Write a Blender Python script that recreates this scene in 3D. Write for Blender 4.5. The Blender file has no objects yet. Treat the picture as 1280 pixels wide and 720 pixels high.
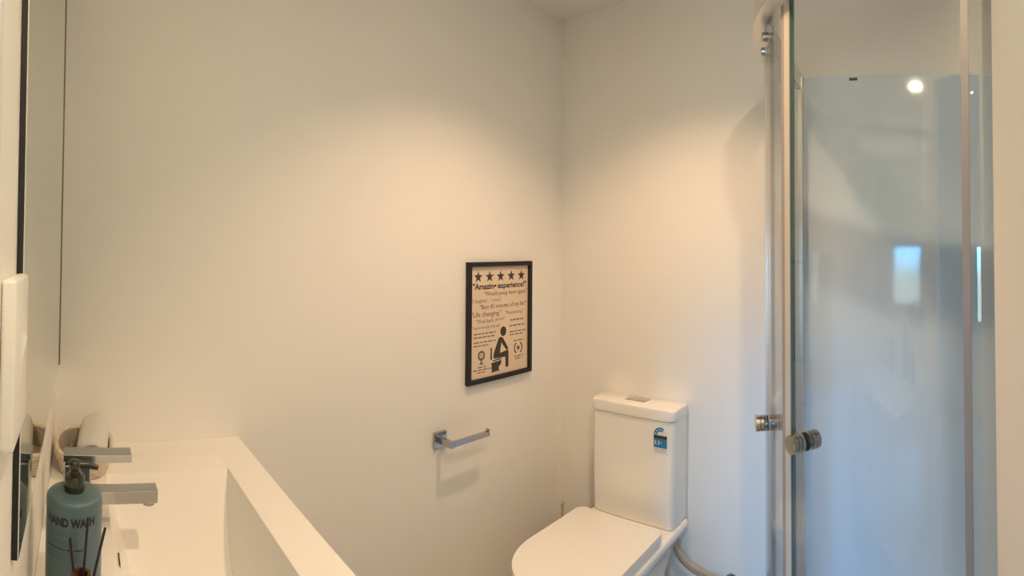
import bpy, bmesh, math, random
from mathutils import Vector, Matrix

random.seed(7)
PI = math.pi
SC = bpy.context.scene
COL = SC.collection

# ------------------------------------------------------------------ camera
# The photograph is a cylindrical (stitched wide) projection: verticals stay
# straight, horizontals bend.  F is its focal length in pixels of 1280x720.
F, YAW, PITCH, ROLL, CY, EYE = 655.6, .8142, .0196, .0067, 296.06, 1.41


def cam_dir(v):
    x, y, z = v
    cr, sr = math.cos(ROLL), math.sin(ROLL)
    x, y = cr*x - sr*y, sr*x + cr*y
    cp, sp = math.cos(PITCH), math.sin(PITCH)
    y, z = cp*y + sp*z, -sp*y + cp*z
    c, s = math.cos(YAW), math.sin(YAW)
    x, z = c*x + s*z, -s*x + c*z
    return Vector((x, z, y))


cam = bpy.data.cameras.new('camera')
cam_ob = bpy.data.objects.new('camera', cam)
COL.objects.link(cam_ob)
rt, up, fw = cam_dir((1, 0, 0)), cam_dir((0, 1, 0)), cam_dir((0, 0, 1))
m = Matrix.Identity(4)
for i in range(3):
    m[i][0], m[i][1], m[i][2] = rt[i], up[i], -fw[i]
m[2][3] = EYE
cam_ob.matrix_world = m
cam.type = 'PANO'
cc = cam
cc.panorama_type = 'CENTRAL_CYLINDRICAL'
cc.central_cylindrical_range_u_min = -640/F
cc.central_cylindrical_range_u_max = 640/F
cc.central_cylindrical_range_v_min = -(720-CY)/F
cc.central_cylindrical_range_v_max = CY/F
cc.central_cylindrical_radius = 1.0
cam.clip_start = .01
SC.camera = cam_ob

SC.view_settings.view_transform = 'Standard'
SC.view_settings.look = 'None'
SC.view_settings.gamma = 1
SC.view_settings.use_curve_mapping = False
SC.view_settings.exposure = 0.0
SC.cycles.transparent_max_bounces = 32
SC.cycles.max_bounces = 14
SC.cycles.diffuse_bounces = 7
SC.cycles.glossy_bounces = 6
SC.cycles.caustics_reflective = False
SC.cycles.caustics_refractive = False
SC.cycles.sample_clamp_indirect = 6

# ------------------------------------------------------------------ world: daylight outside the bedroom window
W = bpy.data.worlds.new('sky')
SC.world = W
W.use_nodes = True
nt = W.node_tree
nt.nodes.clear()
tc = nt.nodes.new('ShaderNodeTexCoord')
sx = nt.nodes.new('ShaderNodeSeparateXYZ')
rp = nt.nodes.new('ShaderNodeValToRGB')
rp.color_ramp.elements[0].position = .47
rp.color_ramp.elements[0].color = (.07, .10, .10, 1)
rp.color_ramp.elements[1].position = .53
rp.color_ramp.elements[1].color = (.09, .50, 1.0, 1)
ma = nt.nodes.new('ShaderNodeMath'); ma.operation = 'MULTIPLY_ADD'
ma.inputs[1].default_value = .5; ma.inputs[2].default_value = .5
bgn = nt.nodes.new('ShaderNodeBackground'); bgn.inputs[1].default_value = 84.0
wo = nt.nodes.new('ShaderNodeOutputWorld')
nt.links.new(tc.outputs['Generated'], sx.inputs[0])
nt.links.new(sx.outputs[2], ma.inputs[0])
nt.links.new(ma.outputs[0], rp.inputs[0])
nt.links.new(rp.outputs[0], bgn.inputs[0])
nt.links.new(bgn.outputs[0], wo.inputs[0])

DOWNLIGHT_W = 55.0
DOWNLIGHT_COL = (1.0, .645, .372)
ENTRY_W = 11.0
ENTRY_COL = (1.0, .80, .51)

# ------------------------------------------------------------------ room numbers (metres)
PY = 1.398      # wall with the poster (y)
TX = 1.7916     # wall with the toilet (x)
MX = -.070      # wall with the mirror (x)
NY = -.131      # face of the wall beside the shower (y)
NX = .80        # its end
RY = -.545      # wall at the end of the shower recess
CZ = 2.40       # ceiling
VZ = .878       # vanity top

# ------------------------------------------------------------------ materials
MAT = {}


def mat(name, col, rough=.5, metal=0, bump=0, bscale=60, var=0, coat=0, ior=1.5, detail=3, emit=None, estr=0):
    if name in MAT:
        return MAT[name]
    mt = bpy.data.materials.new(name)
    mt.use_nodes = True
    t = mt.node_tree
    b = t.nodes['Principled BSDF']
    b.inputs['Base Color'].default_value = (*col, 1)
    b.inputs['Roughness'].default_value = rough
    b.inputs['Metallic'].default_value = metal
    b.inputs['IOR'].default_value = ior
    if coat:
        b.inputs['Coat Weight'].default_value = coat
        b.inputs['Coat Roughness'].default_value = .04
    if emit:
        b.inputs['Emission Color'].default_value = (*emit, 1)
        b.inputs['Emission Strength'].default_value = estr
    if bump or var:
        g = t.nodes.new('ShaderNodeNewGeometry')
        n = t.nodes.new('ShaderNodeTexNoise')
        n.inputs['Scale'].default_value = bscale
        n.inputs['Detail'].default_value = detail
        t.links.new(g.outputs['Position'], n.inputs['Vector'])
        if bump:
            bp = t.nodes.new('ShaderNodeBump')
            bp.inputs['Strength'].default_value = bump
            bp.inputs['Distance'].default_value = .01
            t.links.new(n.outputs['Fac'], bp.inputs['Height'])
            t.links.new(bp.outputs['Normal'], b.inputs['Normal'])
        if var:
            mr = t.nodes.new('ShaderNodeMix'); mr.data_type = 'RGBA'
            mr.inputs[6].default_value = (*[c*(1-var) for c in col], 1)
            mr.inputs[7].default_value = (*[min(1, c*(1+var)) for c in col], 1)
            t.links.new(n.outputs['Fac'], mr.inputs[0])
            t.links.new(mr.outputs[2], b.inputs['Base Color'])
    MAT[name] = mt
    return mt


def glass_mat(name, tint, f0=.045):
    mt = bpy.data.materials.new(name)
    mt.use_nodes = True
    t = mt.node_tree
    t.nodes.clear()
    lw = t.nodes.new('ShaderNodeLayerWeight'); lw.inputs[0].default_value = .5
    pw = t.nodes.new('ShaderNodeMath'); pw.operation = 'POWER'; pw.inputs[1].default_value = 5
    ml = t.nodes.new('ShaderNodeMath'); ml.operation = 'MULTIPLY_ADD'
    ml.inputs[1].default_value = 1-f0; ml.inputs[2].default_value = f0
    tr = t.nodes.new('ShaderNodeBsdfTransparent'); tr.inputs[0].default_value = (*tint, 1)
    gl = t.nodes.new('ShaderNodeBsdfGlossy'); gl.inputs['Roughness'].default_value = 0
    mx = t.nodes.new('ShaderNodeMixShader')
    o = t.nodes.new('ShaderNodeOutputMaterial')
    t.links.new(lw.outputs['Facing'], pw.inputs[0])
    t.links.new(pw.outputs[0], ml.inputs[0])
    t.links.new(ml.outputs[0], mx.inputs[0])
    t.links.new(tr.outputs[0], mx.inputs[1])
    t.links.new(gl.outputs[0], mx.inputs[2])
    t.links.new(mx.outputs[0], o.inputs[0])
    MAT[name] = mt
    return mt


wall_m = mat('wall_paint', (.87, .86, .835), .55, bump=.05, bscale=220, var=.012)
ceil_m = mat('ceiling_paint', (.87, .86, .84), .7)
floor_m = mat('floor_tile', (.44, .36, .28), .4, var=.1, bscale=6)
carpet_m = mat('carpet', (.35, .33, .31), .95, bump=.3, bscale=300)
acryl_m = mat('acrylic_liner', (.73, .84, .94), .06, bump=.05, bscale=5, detail=1)
ceram_m = mat('ceramic', (.92, .915, .90), .12, coat=.4)
plast_m = mat('white_plastic', (.84, .83, .81), .3)
seatpl_m = mat('seat_plastic', (.92, .915, .90), .2)
solid_m = mat('white_basin', (.86, .85, .83), .22)
chrome_m = mat('chrome', (.47, .48, .485), .10, metal=1)
satin_m = mat('satin_aluminium', (.74, .73, .71), .28, metal=1)
seal_m = mat('seal_plastic', (.62, .57, .50), .35)
sealp_m = mat('grey_seal', (.34, .30, .30), .35)
dark_m = mat('black_frame', (.008, .008, .010), .5)
hole_m = mat('dark_slot', (.02, .02, .02), .6)
mirror_m = mat('mirror_silver', (.80, .84, .78), .0, metal=1)
cab_m = mat('cabinet_white', (.80, .80, .79), .35)
glass_m = glass_mat('shower_glass', (.982, .992, .998))
gedge_m = mat('glass_edge', (.10, .16, .15), .15)
pane_m = glass_mat('window_glass', (.97, .98, .98))
paper_m = mat('poster_paper', (.78, .64, .50), .5)
ink_m = mat('poster_ink', (.045, .04, .035), .6)
ink2_m = mat('poster_ink_pale', (.20, .16, .12), .6)
bottle_m = mat('teal_bottle', (.092, .155, .185), .36)
botink_m = mat('bottle_ink', (.012, .016, .018), .5)
botink2_m = mat('bottle_ink_pale', (.07, .105, .11), .5)
pump_m = mat('smoked_pump', (.10, .095, .075), .14, metal=.75)
pumpd_m = mat('pump_dark', (.03, .03, .03), .25)
reed_m = mat('reed_stick', (.018, .010, .030), .6)
amber_m = mat('amber_glass', (.10, .045, .018), .12)
wick_m = mat('wicker', (.74, .65, .52), .8, bump=.6, bscale=260, var=.12)
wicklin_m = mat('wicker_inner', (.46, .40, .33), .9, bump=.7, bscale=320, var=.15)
towel_m = mat('towel', (.95, .93, .90), .95, bump=.7, bscale=700)
blue_m = mat('sticker_blue', (.012, .20, .46), .35)
stwh_m = mat('sticker_white', (.80, .80, .80), .4)
stdk_m = mat('sticker_dark', (.035, .04, .035), .4)
stgr_m = mat('sticker_grey', (.48, .46, .43), .4)
blind_m = mat('blind_fabric', (.55, .56, .57), .9)
timber_m = mat('white_trim', (.78, .78, .77), .4)

# ------------------------------------------------------------------ mesh helpers


def link(name, me, mt, parent=None, smooth=False):
    o = bpy.data.objects.new(name, me)
    COL.objects.link(o)
    for x in (mt if isinstance(mt, (list, tuple)) else [mt]):
        me.materials.append(x)
    if parent:
        o.parent = parent
    if smooth:
        for p in me.polygons:
            p.use_smooth = True
        try:
            me.set_sharp_from_angle(angle=math.radians(40))
        except Exception:
            pass
    return o


def obj(name, bm, mt, parent=None, smooth=False):
    bmesh.ops.recalc_face_normals(bm, faces=bm.faces)
    me = bpy.data.meshes.new(name)
    bm.to_mesh(me)
    bm.free()
    return link(name, me, mt, parent, smooth)


def box(bm, x0, x1, y0, y1, z0, z1, bev=0, seg=2):
    v = [bm.verts.new(p) for p in ((x0, y0, z0), (x1, y0, z0), (x1, y1, z0), (x0, y1, z0),
                                   (x0, y0, z1), (x1, y0, z1), (x1, y1, z1), (x0, y1, z1))]
    fs = [bm.faces.new([v[i] for i in q]) for q in ((0, 3, 2, 1), (4, 5, 6, 7), (0, 1, 5, 4), (1, 2, 6, 5), (2, 3, 7, 6), (3, 0, 4, 7))]
    if bev:
        es = set(e for f in fs for e in f.edges)
        bmesh.ops.bevel(bm, geom=list(es), offset=bev, segments=seg, profile=.5, affect='EDGES')
    return bm


def bx(*a, **k):
    return box(bmesh.new(), *a, **k)


def prism(bm, pts, z0, z1, bev=0, seg=2, bot=True):
    lo = [bm.verts.new((x, y, z0)) for x, y in pts]
    hi = [bm.verts.new((x, y, z1)) for x, y in pts]
    n = len(pts)
    bm.faces.new(lo[::-1])
    t = bm.faces.new(hi)
    for i in range(n):
        bm.faces.new((lo[i], lo[(i+1) % n], hi[(i+1) % n], hi[i]))
    if bev:
        es = list(t.edges)
        if bot:
            es += [e for e in bm.edges if all(v in lo for v in e.verts)]
        bmesh.ops.bevel(bm, geom=es, offset=bev, segments=seg, profile=.5, affect='EDGES')
    return bm


def lathe(bm, prof, n=32, c=(0, 0, 0), sx=1, sy=1, cap=True):
    rings = []
    for r, z in prof:
        rings.append([bm.verts.new((c[0]+r*sx*math.cos(2*PI*i/n), c[1]+r*sy*math.sin(2*PI*i/n), c[2]+z)) for i in range(n)])
    for a, b in zip(rings, rings[1:]):
        for i in range(n):
            bm.faces.new((a[i], a[(i+1) % n], b[(i+1) % n], b[i]))
    if cap:
        bm.faces.new(rings[0][::-1]); bm.faces.new(rings[-1])
    return bm


def tube(bm, pts, rad, n=12, cap=True, closed=False):
    pts = [Vector(p) for p in pts]
    N = len(pts)
    rings = []
    prev = None
    for i, p in enumerate(pts):
        if closed:
            d = (pts[(i+1) % N]-pts[i-1]).normalized()
        else:
            d = (pts[min(i+1, N-1)]-pts[max(i-1, 0)]).normalized()
        if prev is None:
            a = d.orthogonal().normalized()
        else:
            a = (prev-d*prev.dot(d)).normalized()
        prev = a
        b = d.cross(a)
        r = rad[i] if isinstance(rad, (list, tuple)) else rad
        rings.append([bm.verts.new(p+(a*math.cos(2*PI*k/n)+b*math.sin(2*PI*k/n))*r) for k in range(n)])
    pr = list(zip(rings, rings[1:]))
    if closed:
        # find best twist offset
        best = min(range(n), key=lambda o: (rings[-1][0].co-rings[0][o].co).length)
        pr.append((rings[-1], rings[0][best:]+rings[0][:best]))
    for a, b in pr:
        for k in range(n):
            bm.faces.new((a[k], a[(k+1) % n], b[(k+1) % n], b[k]))
    if cap and not closed:
        bm.faces.new(rings[0][::-1]); bm.faces.new(rings[-1])
    return bm


def loft(bm, rings, cap=True):
    vs = [[bm.verts.new(p) for p in r] for r in rings]
    n = len(vs[0])
    for a, b in zip(vs, vs[1:]):
        for i in range(n):
            bm.faces.new((a[i], a[(i+1) % n], b[(i+1) % n], b[i]))
    if cap:
        bm.faces.new(vs[0][::-1]); bm.faces.new(vs[-1])
    return bm


def tag(o, label=None, cat=None, group=None, kind=None):
    for k, v in (('label', label), ('category', cat), ('group', group), ('kind', kind)):
        if v:
            o[k] = v
    return o


def thing(name, label, cat, loc=(0, 0, 0), group=None):
    o = bpy.data.objects.new(name, None)
    o.empty_display_size = .05
    COL.objects.link(o)
    o.location = loc
    bpy.context.view_layer.update()
    return tag(o, label, cat, group)


def adopt(o, p):
    """parent o (built in world coordinates) to p keeping its place"""
    o.parent = p
    o.matrix_parent_inverse = p.matrix_world.inverted()
    return o


def part(name, bm, mt, p, smooth=False, label=None):
    o = obj(name, bm, mt, None, smooth)
    adopt(o, p)
    if label:
        o['label'] = label
    return o


def struct(name, bm, mt, label, cat, parent=None):
    o = obj(name, bm, mt)
    if parent:
        adopt(o, parent)
    else:
        tag(o, label, cat, kind='structure')
    return o


def text_mesh(body, size, width=None, align='LEFT', bold=0, shear=0):
    cu = bpy.data.curves.new('txt', 'FONT')
    cu.body = body
    cu.size = size
    cu.align_x = align
    cu.resolution_u = 2
    cu.offset = bold
    cu.shear = shear
    o = bpy.data.objects.new('txt', cu)
    COL.objects.link(o)
    bpy.context.view_layer.update()
    dg = bpy.context.evaluated_depsgraph_get()
    me = bpy.data.meshes.new_from_object(o.evaluated_get(dg))
    bpy.data.objects.remove(o)
    bpy.data.curves.remove(cu)
    if width:
        xs = [v.co.x for v in me.vertices]
        w = max(xs)-min(xs)
        for v in me.vertices:
            v.co.x *= width/w
    me.materials.clear()
    return me


# ================================================================== THE ROOM
struct('floor', bx(MX-.1, TX, RY, PY, -.05, 0), floor_m, 'dark stone-look bathroom floor', 'floor')
struct('ceiling', bx(MX-.1, TX+.1, RY-.1, PY+.1, CZ, CZ+.05), ceil_m, 'white painted bathroom ceiling', 'ceiling')
struct('wall_back', bx(MX-.1, TX+.1, PY, PY+.1, -.05, CZ), wall_m, 'cream painted wall behind the framed poster and paper holder', 'wall')
struct('wall_right', bx(TX, TX+.1, RY-.1, PY, -.05, CZ), wall_m, 'cream painted wall behind the toilet and shower', 'wall')
D0, D1, DH = -.09, .40, 2.05
bm = bx(MX-.1, MX, D1, PY, 0, CZ)
box(bm, MX-.1, MX, D0, D1, DH, CZ)
box(bm, MX-.1, MX, RY-.1, D0, 0, CZ)
struct('wall_left', bm, wall_m, 'cream painted wall carrying the mirror, the vanity and a switch', 'wall')
struct('wall_front', bx(.45, NX, RY-.1, NY, 0, CZ), wall_m, 'plain cream wall end standing beside the shower glass', 'wall')
struct('wall_recess', bx(NX, TX, RY-.1, RY, 0, CZ), wall_m, 'wall closing the far side of the shower recess', 'wall')

struct('wall_entry', bx(MX, .45, RY-.1, RY, 0, CZ), wall_m, 'short cream wall beside the doorway', 'wall')

# room beyond the doorway (seen only as reflections in the shower)
BX = -2.70
WY0, WY1, WZ0, WZ1 = -.55, .22, .70, 2.00
struct('floor_bedroom', bx(BX, MX-.1, -1.6, 2.0, -.05, 0), carpet_m, 'carpeted floor of the room beyond the doorway', 'floor')
struct('ceiling_bedroom', bx(BX-.1, MX-.1, -1.7, 2.1, CZ, CZ+.05), ceil_m, 'ceiling of the room beyond the doorway', 'ceiling')
bm = bx(BX-.1, BX, -1.7, WY0, 0, CZ)
box(bm, BX-.1, BX, WY1, 2.1, 0, CZ)
box(bm, BX-.1, BX, WY0, WY1, 0, WZ0)
box(bm, BX-.1, BX, WY0, WY1, WZ1, CZ)
struct('wall_bedroom_window', bm, wall_m, 'wall with a window in the room beyond the doorway', 'wall')
struct('wall_bedroom_front', bx(BX, MX-.1, -1.7, -1.6, 0, CZ), wall_m, 'side wall of the room beyond the doorway', 'wall')
struct('wall_bedroom_back', bx(BX, MX-.1, 2.0, 2.1, 0, CZ), wall_m, 'far side wall of the room beyond the doorway', 'wall')
bm = bx(MX-.17, MX-.1, -1.6, RY-.1, 0, CZ)
struct('wall_bedroom_door', bm, wall_m, 'wall beside the doorway in the neighbouring room', 'wall')
bm = bx(MX-.17, MX-.1, PY+.1, 2.0, 0, CZ)
struct('wall_bedroom_corner', bm, wall_m, 'short wall at the corner of the neighbouring room', 'wall')
win = bpy.data.objects.new('window_1', None); COL.objects.link(win)
tag(win, 'white framed window with a half lowered blind beyond the doorway', 'window', kind='structure')
fr = bx(BX-.06, BX-.01, WY0, WY0+.05, WZ0, WZ1)
box(fr, BX-.06, BX-.01, WY1-.05, WY1, WZ0, WZ1)
box(fr, BX-.06, BX-.01, WY0+.05, WY1-.05, WZ0, WZ0+.05)
box(fr, BX-.06, BX-.01, WY0+.05, WY1-.05, WZ1-.05, WZ1)
part('window_frame', fr, timber_m, win)
part('pane', bx(BX-.04, BX-.034, WY0+.05, WY1-.05, WZ0+.05, WZ1-.05), pane_m, win)
part('roller_blind', bx(BX+.005, BX+.012, WY0, WY1, 1.40, WZ1+.02), blind_m, win)
pl = bpy.data.lights.new('window_portal', 'AREA')
pl.shape = 'RECTANGLE'; pl.size = WY1-WY0; pl.size_y = WZ1-WZ0
pl.cycles.is_portal = True
po = bpy.data.objects.new('window_portal', pl); COL.objects.link(po)
po.location = (BX-.08, (WY0+WY1)/2, (WZ0+WZ1)/2)
po.rotation_euler = (PI/2, 0, -PI/2)
# door lining
bm = bx(MX-.11, MX+.004, D1-.012, D1+.0, 0, DH)
box(bm, MX-.11, MX+.004, D0+.012, D1-.012, DH-.012, DH)
box(bm, MX-.11, MX+.004, D0, D0+.012, 0, DH)
struct('trim_1', bm, timber_m, 'white lining around the bathroom doorway', 'trim')


# ================================================================== LIGHTS IN THE CEILING
def downlight(x, y, label, watts, col, cone=117, blend=.72, disc=18):
    t = thing('downlight', label, 'downlight', (x, y, CZ))
    part('trim_ring', lathe(bmesh.new(), [(.036, -.002), (.038, -.005), (.048, -.004), (.050, -.0005), (.036, -.0005)], 32, (x, y, CZ), cap=False), timber_m, t, True)
    e = mat('lamp_lens', (.9, .9, .9), .4, emit=(1, .78, .55), estr=disc)
    part('lens', lathe(bmesh.new(), [(.036, -.0015), (.036, -.0005)], 32, (x, y, CZ)), e, t)
    l = bpy.data.lights.new('downlight_lamp', 'SPOT')
    l.energy = watts
    l.color = col
    l.spot_size = math.radians(cone)
    l.spot_blend = blend
    l.shadow_soft_size = .035
    lo = bpy.data.objects.new('downlight_lamp', l)
    COL.objects.link(lo)
    lo.location = (x, y, CZ-.012)
    adopt(lo, t)
    return t


downlight(1.12, .70, 'small round ceiling downlight above the toilet', DOWNLIGHT_W, DOWNLIGHT_COL)
downlight(-1.50, .15, 'small round ceiling downlight in the room beyond the doorway', 14, DOWNLIGHT_COL)
ex_, ey_ = .38, -.05
en = thing('downlight', 'small round frosted ceiling downlight just inside the doorway', 'downlight', (ex_, ey_, CZ))
part('trim_ring', lathe(bmesh.new(), [(.0275, -.0005), (.030, -.004), (.043, -.004), (.045, -.0005)], 40, (ex_, ey_, CZ), cap=False), timber_m, en, True)
part('lens', lathe(bmesh.new(), [(.027, -.003), (.027, -.0005)], 40, (ex_, ey_, CZ)), mat('frosted_lens', (.9, .9, .88), .5, emit=ENTRY_COL, estr=60.0), en)
l = bpy.data.lights.new('downlight_glow', 'AREA')
l.shape = 'DISK'; l.size = .054; l.energy = ENTRY_W; l.color = ENTRY_COL
lo = bpy.data.objects.new('downlight_glow', l)
COL.objects.link(lo)
lo.location = (ex_, ey_, CZ-.006)
adopt(lo, en)

# ================================================================== MIRROR
MF = MX+.008
mt_ = thing('wall_mirror', 'frameless wall mirror with a black edge above the vanity', 'mirror', (MX, .97, 1.09))
part('backing', bx(MX+.0005, MF-.0012, .538, PY-.001, 1.080, 2.12), dark_m, mt_, label='black mirror edge')
part('mirror_glass', bx(MF-.0012, MF, .5385, PY-.001, 1.0805, 2.12), mirror_m, mt_)

part('edge_reflection_strip', bx(MF+.0001, MF+.0020, PY-.0040, PY-.0005, 1.081, 2.12), mat('edge_reflection_dark', (.20, .19, .14), .5), mt_)  # added dark strip, colour stands in for the reflection along the mirror's edge

# ================================================================== SWITCH PLATE
sw = thing('light_switch', 'white plastic switch plate on the wall beside the mirror edge', 'switch', (MX, .49, 1.305))
sy0, sy1, sz0, sz1 = .438, .533, 1.229, 1.376
part('plate', bx(MX+.0004, MX+.0135, sy0, sy1, sz0, sz1, bev=.0035, seg=3), plast_m, sw, True)
bm = bmesh.new()
prf = [(MX+.0136, 1.326), (MX+.0175, 1.318), (MX+.0136, 1.290)]
a = [bm.verts.new((x, .484, z)) for x, z in prf]
b = [bm.verts.new((x, .498, z)) for x, z in prf]
bm.faces.new(a); bm.faces.new(b[::-1])
for i in range(3):
    bm.faces.new((a[i], a[(i+1) % 3], b[(i+1) % 3], b[i]))
part('rocker', bm, plast_m, sw)
part('rocker_surround', bx(MX+.0130, MX+.0140, .478, .504, 1.284, 1.328, bev=.0004), plast_m, sw)

# ================================================================== VANITY
VX0, VX1, VY0, VY1 = MX+.0006, .428, .50, PY-.0008
va = thing('vanity', 'white wall-hung vanity with a moulded trough basin', 'vanity', (.18, .95, .42))
BX0, BX1, BY0, BY1, BD = .058, .346, .695, 1.208, .130



WS = 2.5      # steepness of the basin's side walls


def depth_y(y):
    if y <= BY0 or y >= BY1:
        return 0.0
    e = lambda q: 1-(1-min(1, max(0, q)))**1.7
    return BD*e((BY1-y)/.28)*e((y-BY0)/.20)


ys = [VY0, (VY0+BY0)/2, BY0]
for i in range(1, 60):
    t = i/60
    ys.append(BY0+(BY1-BY0)*(.5-.5*math.cos(PI*t)))
ys += [BY1, (BY1+VY1)/2, VY1]
bm = bmesh.new()
G = []
for y in ys:
    d = depth_y(y)
    w = d/WS
    row = [(VX0, 0), ((VX0+BX0)/2, 0), (BX0, 0)]
    row += [(BX0+w*k/3, d*k/3) for k in (1, 2, 3)]
    a, b = BX0+w, BX1-w
    row += [(a+(b-a)*k/12, d+.006*(d/BD)*math.sin(PI*k/12)) for k in range(1, 13)]
    row += [(b+w*k/3, d*(3-k)/3) for k in (1, 2)]
    row += [(BX1, 0), ((BX1+VX1)/2, 0), (VX1, 0)]
    G.append([bm.verts.new((x, y, VZ-q)) for x, q in row])
G = [list(c) for c in zip(*G)]
xs = list(range(len(G)))
for i in range(len(xs)-1):
    for j in range(len(ys)-1):
        bm.faces.new((G[i][j], G[i+1][j], G[i+1][j+1], G[i][j+1]))
bot = VZ-.022
per = [G[i][0] for i in range(len(xs))]+[G[-1][j] for j in range(1, len(ys))]+[G[i][-1] for i in range(len(xs)-2, -1, -1)]+[G[0][j] for j in range(len(ys)-2, 0, -1)]
lowv = [bm.verts.new((v.co.x, v.co.y, bot)) for v in per]
for i in range(len(per)):
    k = (i+1) % len(per)
    bm.faces.new((per[i], lowv[i], lowv[k], per[k]))
part('basin_top', bm, solid_m, va, True)
part('overflow_slot', bx(BX0+.0105, BX0+.0145, .915, .950, VZ-.036, VZ-.029), hole_m, va, label='dark overflow slot inside the basin')
part('drain', lathe(bmesh.new(), [(.030, 0), (.030, .003), (.026, .005), (.0, .0052)], 28, (.20, .95, VZ-BD-.0055), cap=False), chrome_m, va, True)
ct = bot-.0005
bm = bx(VX0, VX0+.016, VY0+.004, VY1-.004, .40, ct)
box(bm, VX0+.016, VX1-.03, VY0+.004, VY0+.020, .40, ct)
box(bm, VX0+.016, VX1-.03, VY1-.020, VY1-.004, .40, ct)
box(bm, VX0+.016, VX1-.03, VY0+.020, VY1-.020, .40, .416)
part('carcass', bm, cab_m, va)
for k, (z0, z1) in enumerate(((.40, .622), (.628, ct-.004))):
    d = part('drawer', bx(VX1-.028, VX1-.010, VY0+.004, VY1-.004, z0, z1, bev=.0015), cab_m, va)
    part('handle', bx(VX1-.010, VX1+.012, .85, 1.05, z1-.018, z1-.010, bev=.002), chrome_m, d)

# ================================================================== TAP
tx, ty = -.006, .985
tp = thing('mixer_tap', 'square chrome mixer tap with a flat lever on the vanity', 'tap', (tx, ty, VZ))
part('base_plate', bx(tx-.028, tx+.028, ty-.028, ty+.028, VZ+.0004, VZ+.006, bev=.001), chrome_m, tp)
part('body', bx(tx-.0245, tx+.0245, ty-.0245, ty+.0245, VZ+.006, 1.000, bev=.002), chrome_m, tp)
part('spout', bx(tx+.0245, tx+.1500, ty-.0165, ty+.0165, .926, .950, bev=.0015), chrome_m, tp)
part('aerator', lathe(bmesh.new(), [(.0105, 0), (.0115, .001), (.0115, .009)], 24, (tx+.135, ty, .918)), chrome_m, tp, True)
part('lever', bx(tx-.0265, tx+.100, ty-.019, ty+.019, 1.0035, 1.0175, bev=.0012), chrome_m, tp)
part('lever_neck', bx(tx-.022, tx+.022, ty-.019, ty+.019, 1.000, 1.0035), pumpd_m, tp)


# ================================================================== HAND WASH BOTTLE
def wrap_text(body, size, cx, cy, R, z, a0, width, mt, name, parent, bold=0):
    me = text_mesh(body, size, width, 'LEFT', bold)
    x0 = min(v.co.x for v in me.vertices)
    bmx = bmesh.new(); bmx.from_mesh(me)
    bmesh.ops.triangulate(bmx, faces=bmx.faces)
    for it in range(2):
        es = [e for e in bmx.edges if abs(e.verts[0].co.x-e.verts[1].co.x) > .004]
        if es:
            bmesh.ops.subdivide_edges(bmx, edges=es, cuts=1)
            bmesh.ops.triangulate(bmx, faces=bmx.faces)
    for v in bmx.verts:
        a = a0+(v.co.x-x0)/R
        v.co = Vector((cx+R*math.sin(a), cy-R*math.cos(a), z+v.co.y))
    bpy.data.meshes.remove(me)
    me2 = bpy.data.meshes.new(name); bmx.to_mesh(me2); bmx.free()
    o = link(name, me2, mt)
    return adopt(o, parent)


hx, hy, HR = -.008, .752, .0400
hw = thing('hand_wash_bottle', 'teal pump bottle of hand wash standing beside the tap', 'soap bottle', (hx, hy, VZ))
ST = VZ+.1755
part('bottle', lathe(bmesh.new(), [(.034, .0005), (.038, .003), (HR, .008), (HR, .1680), (.0392, .1715), (.0372, .1740), (.030, .1755), (.014, .1765)], 48, (hx, hy, VZ)), bottle_m, hw, True)
part('collar', lathe(bmesh.new(), [(.0140, .1766), (.0146, .178), (.0146, .196), (.0135, .1985), (.0085, .2005)], 32, (hx, hy, VZ)), pump_m, hw, True)
part('stem', lathe(bmesh.new(), [(.0075, .2005), (.0075, .207), (.0088, .209), (.0090, .216), (.0075, .2185), (.004, .2195)], 28, (hx, hy, VZ)), pump_m, hw, True)
part('nozzle', tube(bmesh.new(), [(hx+.006, hy, VZ+.2135), (hx+.018, hy, VZ+.2130), (hx+.026, hy, VZ+.2110), (hx+.033, hy, VZ+.2085)], [.0055, .0050, .0042, .0030], 14), pumpd_m, hw, True)
R1 = HR+.00025
wrap_text('HAND WASH', .0155, hx, hy, R1, 1.0225, math.radians(-60), .0735, botink_m, 'lettering', hw, bold=.0008)
wrap_text('COCONUT', .0120, hx, hy, R1, 1.0085, math.radians(-60), .046, botink2_m, 'lettering', hw)
wrap_text('& VANILLA', .0120, hx, hy, R1, .9965, math.radians(-60), .046, botink2_m, 'lettering', hw)


def wrap_bars(z, h, words, mt, name):
    bm = bmesh.new()
    s = 0
    for w in words:
        a0 = math.radians(-60)+s/R1
        n = max(2, int(w/.003))
        pv = None
        for k in range(n+1):
            a = a0+w*k/n/R1
            v = [bm.verts.new((hx+R1*math.sin(a), hy-R1*math.cos(a), z+q)) for q in (0, h)]
            if pv:
                bm.faces.new((pv[0], v[0], v[1], pv[1]))
            pv = v
        s += w+.0012
    o = obj(name, bm, mt)
    adopt(o, hw)


wrap_bars(.9905, .0017, [.012, .014, .003, .009, .013], botink_m, 'small_print')
for k in range(3):
    wrap_bars(.9845-k*.0038, .0012, [random.uniform(.004, .009) for _ in range(8)], botink2_m, 'small_print')

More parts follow.
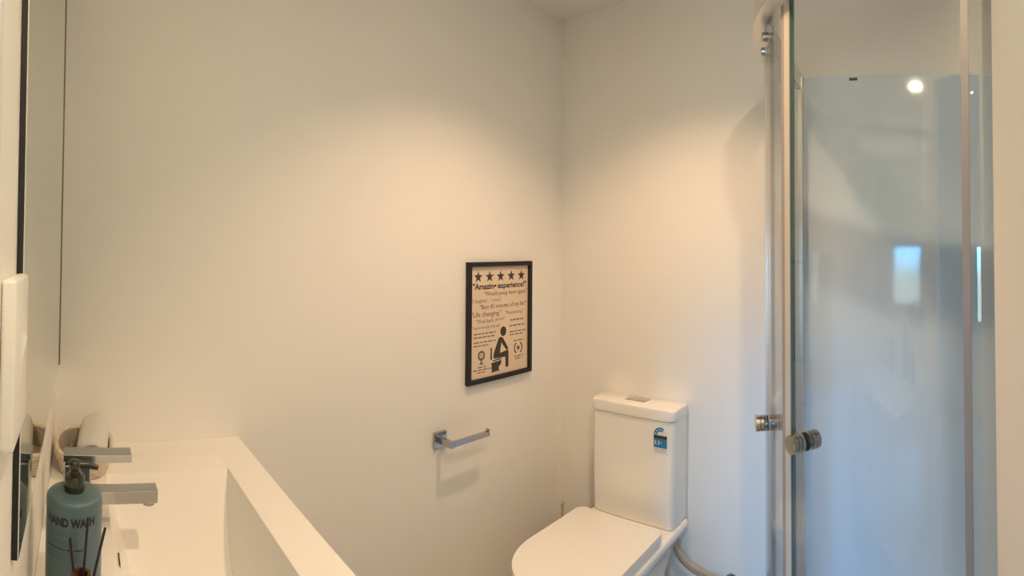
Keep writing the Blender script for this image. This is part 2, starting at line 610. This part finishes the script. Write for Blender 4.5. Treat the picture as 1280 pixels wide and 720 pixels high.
# ================================================================== REED DIFFUSER
dx_, dy_ = .003, .650
rd = thing('reed_diffuser', 'small amber reed diffuser in front of the hand wash bottle', 'diffuser', (dx_, dy_, VZ))
part('jar', lathe(bmesh.new(), [(.026, .0005), (.029, .004), (.029, .074), (.026, .084), (.013, .094), (.0118, .098), (.0118, .114)], 36, (dx_, dy_, VZ)), amber_m, rd, True)
part('collar', lathe(bmesh.new(), [(.0122, .113), (.0132, .1135), (.0132, .1215), (.0122, .123), (.0085, .123), (.0085, .115)], 32, (dx_, dy_, VZ), cap=False), amber_m, rd, True)
for (ax, ay, az), (ex, ey, ez) in (((.0035, .004, .02), (-.0145, .004, .163)), ((-.004, -.002, .02), (.0075, 0, .191)), ((-.007, -.004, .02), (.0285, -.004, .181))):
    part('reed', tube(bmesh.new(), [(dx_+ax, dy_+ay, VZ+az), (dx_+ex, dy_+ey, VZ+ez)], .0018, 10), reed_m, rd, True)

# ================================================================== BASKET AND TOWEL
kx, ky = .007, 1.262
bk = thing('wicker_basket', 'small oval cream wicker basket in the corner of the vanity', 'basket', (kx, ky, VZ))
A, B = .069, .103


def oval(a, b, z, n=72, wob=0, ph=0):
    out = []
    for i in range(n):
        t = 2*PI*i/n
        c, s = math.cos(t), math.sin(t)
        e = .8
        r = 1+wob*math.sin(t*18+ph)
        out.append((kx+a*r*math.copysign(abs(c)**e, c), ky+b*r*math.copysign(abs(s)**e, s), z))
    return out


bm = loft(bmesh.new(), [oval(A*.72, B*.80, VZ+.0006), oval(A*.74, B*.82, VZ+.004), oval(A*.70, B*.79, VZ+.006)])
part('base', bm, wick_m, bk)
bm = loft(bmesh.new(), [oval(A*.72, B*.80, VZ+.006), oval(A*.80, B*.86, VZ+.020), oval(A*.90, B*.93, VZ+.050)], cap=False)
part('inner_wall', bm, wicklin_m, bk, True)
for k in range(7):
    z = VZ+.006+k*.0068
    s = .76+.17*(k/6)**.8
    sb = .83+.12*(k/6)**.8
    part('woven_strand', tube(bmesh.new(), oval(A*s+.003, B*sb+.003, z, 72, .012, k*PI), .0040, 7, closed=True), wick_m, bk, True)
for ph in (0, PI/9*.5*9):
    part('rim_braid', tube(bmesh.new(), oval(A*.95, B*.97, VZ+.052, 90, .022, ph), .0046, 8, closed=True), wick_m, bk, True)

# rolled towel: a spiral of cloth with rounded ends
tw0, tw1, TR = Vector((.024, 1.200, VZ+.046)), Vector((.036, 1.342, VZ+.070)), .036
ax = (tw1-tw0).normalized()
ua = ax.orthogonal().normalized(); ub = ax.cross(ua)
tw = thing('rolled_towel', 'white rolled face towel lying in the wicker basket', 'towel', tw0)
bm = bmesh.new()
L = (tw1-tw0).length
prof = [(.10, .004), (.55, .001), (.80, .002), (.93, .007), (1.0, .018), (1.0, L*.5), (1.02, L-.030), (.97, L-.016), (.86, L-.007), (.60, L-.001), (.2, L+.001)]
rings = []
for r, z in prof:
    rg = []
    for i in range(40):
        t = 2*PI*i/40
        rr = TR*r*(1+.02*math.sin(3*t+1)+.012*math.sin(7*t))
        rg.append(tw0+ax*z+(ua*math.cos(t)+ub*math.sin(t))*rr)
    rings.append(rg)
part('roll', loft(bm, rings), towel_m, tw, True)
sp = [tw0+ax*(-.0005)+(ua*math.cos(t)+ub*math.sin(t))*(TR*.16+TR*.70*t/(2*PI*2.4)) for t in [2*PI*2.4*i/70 for i in range(71)]]
part('spiral_fold', tube(bmesh.new(), sp, .0026, 7), towel_m, tw, True)
fl = []
for i in range(2):
    t = 1.9
    fl.append(tw0+ax*(.01 if i == 0 else L-.02)+(ua*math.cos(t)+ub*math.sin(t))*(TR*1.0))
part('loose_edge', tube(bmesh.new(), [fl[0], fl[0].lerp(fl[1], .3), fl[0].lerp(fl[1], .7), fl[1]], .0030, 7), towel_m, tw, True)

# ================================================================== FRAMED POSTER
PX0, PX1, PZ0, PZ1 = 1.242, 1.583, .917, 1.355
FT = .018
pf = thing('framed_poster', 'black framed joke review poster with five stars on the wall', 'picture', ((PX0+PX1)/2, PY, PZ0))
fb = .0165
yb, yf = PY-.001, PY-FT
for (x0, x1, z0, z1) in ((PX0, PX0+fb, PZ0, PZ1), (PX1-fb, PX1, PZ0, PZ1), (PX0+fb, PX1-fb, PZ0, PZ0+fb), (PX0+fb, PX1-fb, PZ1-fb, PZ1)):
    part('frame_rail', bx(x0, x1, yf, yb, z0, z1, bev=.001), dark_m, pf)
part('paper', bx(PX0+fb, PX1-fb, PY-.007, PY-.003, PZ0+fb, PZ1-fb), paper_m, pf)
IX0, IX1, IZ0, IZ1 = PX0+fb, PX1-fb, PZ0+fb, PZ1-fb
IW, IH = IX1-IX0, IZ1-IZ0
YP = PY-.0073


def P(fx, fy):
    return IX0+fx*IW, IZ1-fy*IH


def flat(name, pts, mt, parent=pf, depth=.0002):
    """print: a thin slab with the outline pts (fractions of the sheet)"""
    bm = bmesh.new()
    q = [P(*p) for p in pts]
    f = bm.faces.new([bm.verts.new((x, YP, z)) for x, z in q])
    f.normal_update()
    bmesh.ops.triangulate(bm, faces=[f])
    o = obj(name, bm, mt)
    adopt(o, parent)
    return o


def ptext(body, x0, x1, yb_, size, mt=ink_m, bold=0):
    me = text_mesh(body, size, (x1-x0)*IW, 'LEFT', bold)
    mn = min(v.co.x for v in me.vertices)
    X, Z = P(x0, yb_)
    for v in me.vertices:
        v.co = Vector((X+v.co.x-mn, YP, Z+v.co.y))
    o = link('lettering', me, mt)
    adopt(o, pf)


def pbars(x0, x1, yb_, h, mt=ink2_m):
    bm = bmesh.new()
    x = x0
    while x < x1-.01:
        w = min(random.uniform(.035, .09), x1-x)
        q = [P(x, yb_), P(x+w, yb_), P(x+w, yb_-h), P(x, yb_-h)]
        bm.faces.new([bm.verts.new((a, YP, c)) for a, c in q])
        x += w+.014
    o = obj('small_print', bm, mt)
    adopt(o, pf)


def star(cx, cy, r, n='star', mt=ink_m, parent=pf):
    asp = IW/IH
    pts = []
    for k in range(10):
        a = PI/2+k*PI/5
        q = r if k % 2 == 0 else r*.40
        pts.append((cx+q*math.cos(a), cy-q*math.sin(a)*asp))
    return flat(n, pts, mt, parent)


for k in range(5):
    star(.125+.1875*k, .095, .074)
ptext('"Amazing experience!"', .04, .965, .205, .030, bold=.0009)
ptext('"Would poop here again."', .22, .985, .268, .024)
ptext('"I laughed... I cried."', .02, .52, .325, .021, ink2_m)
ptext('"Best 45 minutes of my life!"', .155, .975, .386, .024)
ptext('"Life changing."', .02, .52, .452, .026)
ptext('"Mesmerizing"', .585, .905, .455, .018, ink2_m)
ptext('"I\'ll be back, A+++"', .10, .575, .510, .020)
pbars(.68, .92, .522, .013)
ptext('"I was on the edge of my seat"', .03, .50, .560, .015)
pbars(.665, .935, .575, .012)
pbars(.06, .42, .610, .012); pbars(.06, .40, .642, .012)
pbars(.665, .96, .632, .011); pbars(.665, .92, .660, .011)
pbars(.06, .42, .686, .011); pbars(.06, .30, .716, .011)
pbars(.735, .925, .722, .010)


def disc(cx, cy, r, mt=ink_m, name='print', n=24, ry=None):
    asp = IW/IH
    return flat(name, [(cx+r*math.cos(2*PI*k/n), cy-(ry or r)*math.sin(2*PI*k/n)*asp) for k in range(n)], mt)


# seated figure
disc(.553, .610, .052, name='figure_head', ry=.060)
flat('figure_torso', [(.470, .672), (.490, .660), (.520, .658), (.545, .668), (.640, .770), (.640, .785), (.620, .790), (.600, .782), (.520, .712), (.500, .790), (.500, .806), (.635, .790),
                      (.648, .800), (.650, .940), (.635, .950), (.605, .950), (.595, .940), (.590, .850), (.400, .850), (.385, .838), (.390, .800)], ink_m)
flat('cistern_line', [(.335, .745), (.358, .745), (.362, .852), (.345, .860), (.335, .850)], ink_m)
flat('seat_line', [(.375, .862), (.525, .852), (.525, .864), (.375, .875)], ink_m)
flat('bowl', [(.345, .886), (.525, .872), (.515, .908), (.478, .930), (.478, .955), (.500, .966), (.345, .972), (.365, .955), (.350, .935), (.355, .905)], ink_m)


def arcband(cx, cy, r0, r1, a0, a1, mt, name, n=14):
    asp = IW/IH
    p = [(cx+r1*math.cos(a0+(a1-a0)*k/n), cy-r1*math.sin(a0+(a1-a0)*k/n)*asp) for k in range(n+1)]
    p += [(cx+r0*math.cos(a1+(a0-a1)*k/n), cy-r0*math.sin(a1+(a0-a1)*k/n)*asp) for k in range(n+1)]
    flat(name, p, mt)


# trophy and laurel
arcband(.185, .800, .030, .060, 0, 2*PI*.999, ink2_m, 'trophy_cup', 22)
star(.185, .800, .020, 'trophy_star', ink2_m)
flat('trophy_stem', [(.170, .836), (.200, .836), (.195, .856), (.225, .880), (.145, .880), (.175, .856)], ink2_m)
pbars(.13, .26, .908, .010); pbars(.05, .33, .932, .011); pbars(.12, .24, .954, .010)
arcband(.825, .790, .062, .080, math.radians(120), math.radians(240), ink_m, 'laurel')
arcband(.825, .790, .062, .080, math.radians(-60), math.radians(60), ink_m, 'laurel')
star(.825, .790, .040, 'laurel_star')
pbars(.75, .92, .872, .011); pbars(.77, .89, .896, .011)

# ================================================================== TOILET PAPER HOLDER
th = thing('toilet_paper_holder', 'square chrome toilet paper holder with an empty arm on the wall', 'paper holder', (1.126, PY, .755))
pz = .757
part('wall_plate', bx(1.1005, 1.1515, PY-.011, PY-.0004, pz-.0275, pz+.0255, bev=.001), chrome_m, th)
part('arm', bx(1.1165, 1.1345, PY-.075, PY-.011, pz-.011, pz+.009, bev=.001), chrome_m, th)
part('roll_bar', bx(1.1345, 1.290, PY-.075, PY-.059, pz-.009, pz+.007, bev=.001), chrome_m, th)
part('end_stop', bx(1.290, 1.295, PY-.076, PY-.058, pz-.010, pz+.015, bev=.001), chrome_m, th)

# ================================================================== TOILET
cy0 = .970
to = thing('toilet', 'white close-coupled toilet with the seat lid closed', 'toilet', (1.5, cy0, 0))


def dshape(xb, xf, hw_, n=20, rc=.022, xs_=1.32):
    """plan outline of lid/seat/pan: straight back at xb, half ellipse to xf"""
    p = []
    for k in range(6):
        a = k/5*PI/2
        p.append((xb-rc+rc*math.sin(PI/2-a) if 0 else xb-rc+rc*math.cos(a), cy0+hw_-rc+rc*math.sin(a)))
    for k in range(2*n+1):
        a = k/(2*n)*PI
        p.append((xs_-(xs_-xf)*abs(math.sin(a))**.95, cy0+hw_*math.copysign(abs(math.cos(a))**.92, math.cos(a))))
    for k in range(6):
        a = k/5*PI/2
        p.append((xb-rc+rc*math.sin(a), cy0-hw_+rc-rc*math.cos(a)))
    return p


def ring(pts, z):
    return [(x, y, z) for x, y in pts]


# pan
def pan_ring(xb, xf, hw_, z, xs_=1.32, rc=.02):
    return ring(dshape(xb, xf, hw_, 20, rc, xs_), z)


bm = loft(bmesh.new(), [
    pan_ring(1.70, 1.23, .118, .0, 1.38), pan_ring(1.70, 1.225, .122, .02, 1.38), pan_ring(1.70, 1.22, .115, .15, 1.37),
    pan_ring(1.70, 1.19, .125, .26, 1.36), pan_ring(1.72, 1.150, .148, .34, 1.34), pan_ring(1.745, 1.125, .166, .372, 1.33),
    pan_ring(1.775, 1.112, .1745, .388, 1.32), pan_ring(1.783, 1.108, .178, .402, 1.32), pan_ring(1.783, 1.108, .178, .410, 1.32),
    pan_ring(1.781, 1.113, .174, .4165, 1.32), pan_ring(1.775, 1.125, .165, .4185, 1.32)])
part('pan', bm, ceram_m, to, True)
bm = prism(bmesh.new(), dshape(1.580, 1.118, .166), .4188, .4355, bev=.004, seg=2)
part('seat', bm, seatpl_m, to, True)
bm = prism(bmesh.new(), dshape(1.586, 1.110, .1715), .4370, .4610, bev=.005, seg=3)
part('seat_lid', bm, seatpl_m, to, True)
for s in (-1, 1):
    part('hinge', bx(1.588, 1.606, cy0+s*.075-.02, cy0+s*.075+.02, .4188, .444, bev=.004), chrome_m, to, True)


def rrect(x0, x1, y0, y1, r, n=5):
    p = []
    for (cx, cy_, a0) in ((x1-r, y1-r, 0), (x0+r, y1-r, PI/2), (x0+r, y0+r, PI), (x1-r, y0+r, 1.5*PI)):
        for k in range(n+1):
            a = a0+k/n*PI/2
            p.append((cx+r*math.cos(a), cy_+r*math.sin(a)))
    return p


CX0, CX1, CY0, CY1 = 1.658, 1.7880, .796, 1.146
bm = loft(bmesh.new(), [ring(rrect(CX0+.006, CX1, CY0+.010, CY1-.010, .018), .4205), ring(rrect(CX0+.002, CX1, CY0+.005, CY1-.005, .020), .432),
                        ring(rrect(CX0+.003, CX1, CY0+.003, CY1-.003, .020), .60), ring(rrect(CX0+.004, CX1, CY0+.002, CY1-.002, .020), .7955)])
part('cistern', bm, ceram_m, to, True)
bm = prism(bmesh.new(), rrect(CX0-.001, CX1, CY0-.0025, CY1+.0025, .022), .7985, .836, bev=.006, seg=3)
part('cistern_lid', bm, ceram_m, to, True)
bp_ = part('flush_plate', bx(1.714, 1.762, .942, 1.028, .8361, .8385, bev=.0008), satin_m, to, label='brushed metal flush button')
part('button', bx(1.718, 1.758, .946, .974, .8386, .8400, bev=.0005), satin_m, bp_)
part('button', bx(1.718, 1.758, .976, 1.024, .8386, .8400, bev=.0005), satin_m, bp_)

# water rating sticker on the cistern front
SXP = CX0+.0030
s_y0, s_y1, s_z0, s_z1 = .8235, .8780, .6800, .7770   # y runs towards the poster wall


def sface(name, pts, mt, dx=0.0004, parent=None):
    bm = bmesh.new()
    f = bm.faces.new([bm.verts.new((SXP-dx, y, z)) for y, z in pts])
    f.normal_update()
    bmesh.ops.triangulate(bm, faces=[f])
    o = obj(name, bm, mt)
    adopt(o, parent or to)
    return o


def S(u, v):   # u 0..1 left to right as read, v 0..1 from the bottom
    return s_y1-u*(s_y1-s_y0), s_z0+v*(s_z1-s_z0)


arch = [S(0, 0), S(1, 0), S(1, .70)]+[S(.5+.5*math.cos(a), .70+.30*math.sin(a)) for a in [PI*k/14 for k in range(1, 14)]]+[S(0, .70)]
stk = sface('rating_sticker', arch, stwh_m, .0004)
stk['label'] = 'blue and white water rating sticker'
a0, a1 = PI, PI*.30
pts = [S(.5+.47*math.cos(a0+(a1-a0)*k/14), .70+.28*math.sin(a0+(a1-a0)*k/14)) for k in range(15)]
pts += [S(.5+.22*math.cos(a1+(a0-a1)*k/14), .70+.13*math.sin(a1+(a0-a1)*k/14)) for k in range(15)]
sface('rating_arc', pts, blue_m, .0006, stk)
for k in range(4):
    a = PI*(.92-.17*k)
    u0, v0 = .5+.35*math.cos(a), .70+.205*math.sin(a)
    sface('rating_star', [S(u0+.07*(1 if j % 2 == 0 else .42)*math.cos(PI/2+j*PI/5), v0+.04*(1 if j % 2 == 0 else .42)*math.sin(PI/2+j*PI/5)) for j in range(10)], stwh_m, .0008, stk)
sface('dark_band', [S(.02, .56), S(.98, .56), S(.98, .69), S(.02, .69)], stdk_m, .0006, stk)
sface('blue_panel', [S(.02, .24), S(.98, .24), S(.98, .555), S(.02, .555)], blue_m, .0006, stk)
for v in (.08, .14, .19):
    sface('small_print', [S(.10, v), S(.90, v), S(.90, v+.02), S(.10, v+.02)], stgr_m, .0006, stk)
for (body, u, v, sz, w) in (('3.3', .07, .36, .019, .021), ('L', .56, .40, .011, .004)):
    me = text_mesh(body, sz, w, 'LEFT', .0003)
    mn = min(q.co.x for q in me.vertices)
    y, z = S(u, v)
    for q in me.vertices:
        q.co = Vector((SXP-.0008, y-(q.co.x-mn), z+q.co.y))
    adopt(link('lettering', me, stwh_m), stk)

# water hose under the cistern
ho = thing('water_hose', 'braided metal water hose curving from under the cistern to the wall', 'hose', (1.74, .78, .40))
pts = []
ctl = [Vector(p) for p in ((1.735, .838, .3840), (1.735, .836, .350), (1.738, .815, .296), (1.745, .770, .258), (1.755, .715, .236), (1.768, .665, .226), (1.778, .640, .224))]
for i in range(len(ctl)-1):
    p0, p1, p2, p3 = ctl[max(i-1, 0)], ctl[i], ctl[i+1], ctl[min(i+2, len(ctl)-1)]
    for k in range(8):
        t = k/8
        pts.append(.5*((2*p1)+(p2-p0)*t+(2*p0-5*p1+4*p2-p3)*t*t+(3*p1-p0-3*p2+p3)*t**3))
pts.append(ctl[-1])
braid_m = mat('braided_steel', (.46, .43, .38), .3, metal=1, bump=.5, bscale=900)
part('braided_hose', tube(bmesh.new(), pts, .0080, 12), braid_m, ho, True)
part('valve', tube(bmesh.new(), [(1.770, .630, .224), (1.7912, .630, .224)], .011, 18), chrome_m, ho, True)
part('escutcheon', tube(bmesh.new(), [(1.7872, .630, .224), (1.7914, .630, .224)], .022, 24), chrome_m, ho, True)
part('valve_handle', tube(bmesh.new(), [(1.776, .630, .226), (1.776, .630, .198)], [.006, .009], 14), chrome_m, ho, True)

# toilet brush behind the pan
qx, qy = 1.668, 1.290
tb = thing('toilet_brush', 'toilet brush with a thin metal handle standing behind the toilet', 'toilet brush', (qx, qy, 0))
part('holder', lathe(bmesh.new(), [(.045, .0005), (.047, .004), (.047, .235), (.044, .238), (.044, .02)], 32, (qx, qy, 0), cap=False), satin_m, tb, True)
part('brush_head', lathe(bmesh.new(), [(.010, .03), (.034, .05), (.036, .10), (.012, .13)], 24, (qx, qy, 0)), plast_m, tb, True)
part('cover', lathe(bmesh.new(), [(.010, .2385), (.046, .2385), (.044, .246), (.010, .250)], 32, (qx, qy, 0)), satin_m, tb, True)
part('handle', lathe(bmesh.new(), [(.0062, .130), (.0062, .250), (.0062, .384), (.0082, .386), (.0082, .396), (.0060, .399)], 20, (qx, qy, 0)), satin_m, tb, True)

# ================================================================== SHOWER
SCX, SCY, SR = 1.461, -.177, .550      # arc centre and radius of the glass
SY = SCY+SR                           # straight glass line at the wall end
SXL = SCX-SR                          # straight glass line at the recess end
TZ = .10


def arc(r, d0, d1, n):
    return [(SCX+r*math.cos(math.radians(d0+(d1-d0)*k/n)), SCY+r*math.sin(math.radians(d0+(d1-d0)*k/n))) for k in range(n+1)]


def path(off, d0=None, d1=None, straight=True):
    """plan line of the enclosure, offset outwards by off, from the toilet wall to the recess wall"""
    r = SR+off
    p = []
    if straight:
        p += [(TX-.006, SCY+r)]
    p += arc(r, 90, 180, 40)
    if straight:
        p += [(SCX-r, RY+.006)]
    return p


def band(outer, inner, z0, z1):
    """solid between two plan polylines of the same length"""
    bm = bmesh.new()
    R = []
    for (a, b), (c, d) in zip(outer, inner):
        R.append([bm.verts.new(q) for q in ((a, b, z0), (c, d, z0), (c, d, z1), (a, b, z1))])
    for p, q in zip(R, R[1:]):
        for k in range(4):
            bm.faces.new((p[k], p[(k+1) % 4], q[(k+1) % 4], q[k]))
    bm.faces.new(R[0][::-1]); bm.faces.new(R[-1])
    return bm


tray = thing('shower_tray', 'low white curved shower tray under the glass', 'shower tray', (1.4, -.1, 0))
out = path(.035)
bm = prism(bmesh.new(), out+[(TX-.006, RY+.006)], .0005, TZ-.03)
part('tray_base', bm, acryl_m, tray)
part('tray_lip', band(path(.035), path(-.04), TZ-.03, TZ), acryl_m, tray)
ln = thing('shower_liner', 'glossy white acrylic wall lining inside the shower', 'shower lining', (TX, -.1, TZ))
part('wall_panel', bx(TX-.0055, TX-.0004, RY+.006, SY-.004, TZ-.03, 2.003, bev=.0015), acryl_m, ln)
part('wall_panel', bx(NX+.02, TX-.0060, RY+.0004, RY+.0055, TZ-.03, 2.003, bev=.0015), acryl_m, ln)
part('fixing_clip', bx(TX-.0080, TX-.0056, .172, .200, 1.984, 1.993, bev=.0008), stdk_m, ln)

sh = thing('shower_enclosure', 'curved corner shower enclosure with clear sliding glass doors', 'shower', (SXL, SY, 0))
RZ0, RZ1 = 1.957, 2.012
# head and sill rails
part('head_rail', band(path(.048), path(-.010), RZ0, RZ1), satin_m, sh, True)
part('sill_rail', band(path(.020), path(-.016), TZ+.0005, TZ+.030), satin_m, sh, True)
# wall channels
part('wall_channel', bx(TX-.034, TX-.0062, SY-.013, SY+.016, TZ+.03, 2.0, bev=.001), satin_m, sh)
part('wall_channel', bx(SXL-.013, SXL+.013, RY+.0062, RY+.034, TZ+.03, 2.0, bev=.001), satin_m, sh)


def pane_(name, po_, pi_, z0, z1):
    bm = band(po_, pi_, z0, z1)
    o = part(name, bm, [glass_m, gedge_m], sh, True)
    me = o.data
    for p in me.polygons[-2:]:
        p.material_index = 1
    return o


T = .006
GZ0, GZ1 = TZ+.03, RZ0+.004
# fixed panes: straight run plus the start of the curve
pane_('fixed_pane', [(TX-.030, SY)]+arc(SR, 90, 106, 10), [(TX-.030, SY-T)]+arc(SR-T, 90, 106, 10), GZ0, GZ1)
pane_('fixed_pane', arc(SR, 172, 180, 8)+[(SXL, RY+.03)], arc(SR-T, 172, 180, 8)+[(SXL+T, RY+.03)], GZ0, GZ1)
RD = SR+.016
doors = []
for d0, d1 in ((99, 128.6), (128.8, 172.7)):
    d = pane_('sliding_door', arc(RD, d0, d1, 24), arc(RD-T, d0, d1, 24), TZ+.04, 1.945)
    doors.append(d)


def strip(parent, r0, r1, d0, d1, mt, name='seal_strip'):
    o = part(name, band(arc(r0, d0, d1, 3), arc(r1, d0, d1, 3), TZ+.04, 1.945), mt, sh)
    w = o.matrix_world.copy()
    o.parent = parent
    o.matrix_parent_inverse = parent.matrix_world.inverted()
    return o


bpy.context.view_layer.update()
strip(doors[0], RD+.002, RD-T-.003, 127.0, 128.6, sealp_m)
strip(doors[0], RD+.002, RD-T-.010, 99, 100.2, satin_m)
strip(doors[1], RD+.003, RD-T-.004, 128.8, 131.2, seal_m)
strip(doors[1], RD+.002, RD-T-.002, 131.2, 131.55, gedge_m)
strip(doors[1], RD+.002, RD-T-.003, 171.4, 172.7, sealp_m)
fp = [c for c in sh.children if c.name.startswith('fixed_pane')]
strip(fp[1], SR+.002, SR-T-.002, 172.2, 172.8, sealp_m)
strip(fp[0], SR+.002, SR-T-.002, 105, 106.2, sealp_m)


def knob(parent, ang, z):
    a = math.radians(ang)
    n = Vector((math.cos(a), math.sin(a), 0))
    c = Vector((SCX, SCY, z))+n*(RD-T/2)
    prof = []
    for s in (1, -1):
        h = []
        segs = [(.0045, .0120), (.0056, .0185), (.0120, .0195), (.0130, .0172), (.0142, .0172), (.0152, .0195), (.0205, .0195), (.0215, .0172), (.0227, .0172), (.0237, .0195), (.0320, .0195), (.0335, .0180)]
        bm = bmesh.new()
        side = Vector((-n.y, n.x, 0))
        upv = Vector((0, 0, 1))
        rings = [[c+n*(s*dd)+(side*math.cos(2*PI*k/28)+upv*math.sin(2*PI*k/28))*rr for k in range(28)] for dd, rr in segs]
        loft(bm, rings)
        o = part('knob', bm, chrome_m, sh, True, label='ribbed chrome door knob')
        adopt(o, parent)
        # dark gasket
        bm = bmesh.new()
        loft(bm, [[c+n*(s*dd)+(side*math.cos(2*PI*k/28)+upv*math.sin(2*PI*k/28))*.0185 for k in range(28)] for dd in (.0031, .0045)])
        g = part('gasket', bm, pumpd_m, sh, True)
        adopt(g, parent)


knob(doors[0], 113.5, .985)
knob(doors[1], 135.5, 1.012)
# rollers under the head rail
for par, ang in ((doors[0], 112), (doors[1], 139), (doors[0], 102), (doors[1], 166)):
    a = math.radians(ang)
    n = Vector((math.cos(a), math.sin(a), 0)); side = Vector((-n.y, n.x, 0)); upv = Vector((0, 0, 1))
    c = Vector((SCX, SCY, 1.934))+n*(RD-T/2)
    bm = bmesh.new()
    loft(bm, [[c+n*dd+(side*math.cos(2*PI*k/20)+upv*math.sin(2*PI*k/20))*rr for k in range(20)] for dd, rr in ((-.016, .008), (-.012, .012), (-.0032, .012), (.0032, .012), (.010, .012), (.013, .009))])
    o = part('roller', bm, chrome_m, sh, True); adopt(o, par)
    c2 = c+upv*.022-n*.010
    bm = bmesh.new()
    loft(bm, [[c2+n*dd+(side*math.cos(2*PI*k/20)+upv*math.sin(2*PI*k/20))*.010 for k in range(20)] for dd in (-.006, .004)])
    o = part('wheel', bm, pumpd_m, sh, True); adopt(o, par)
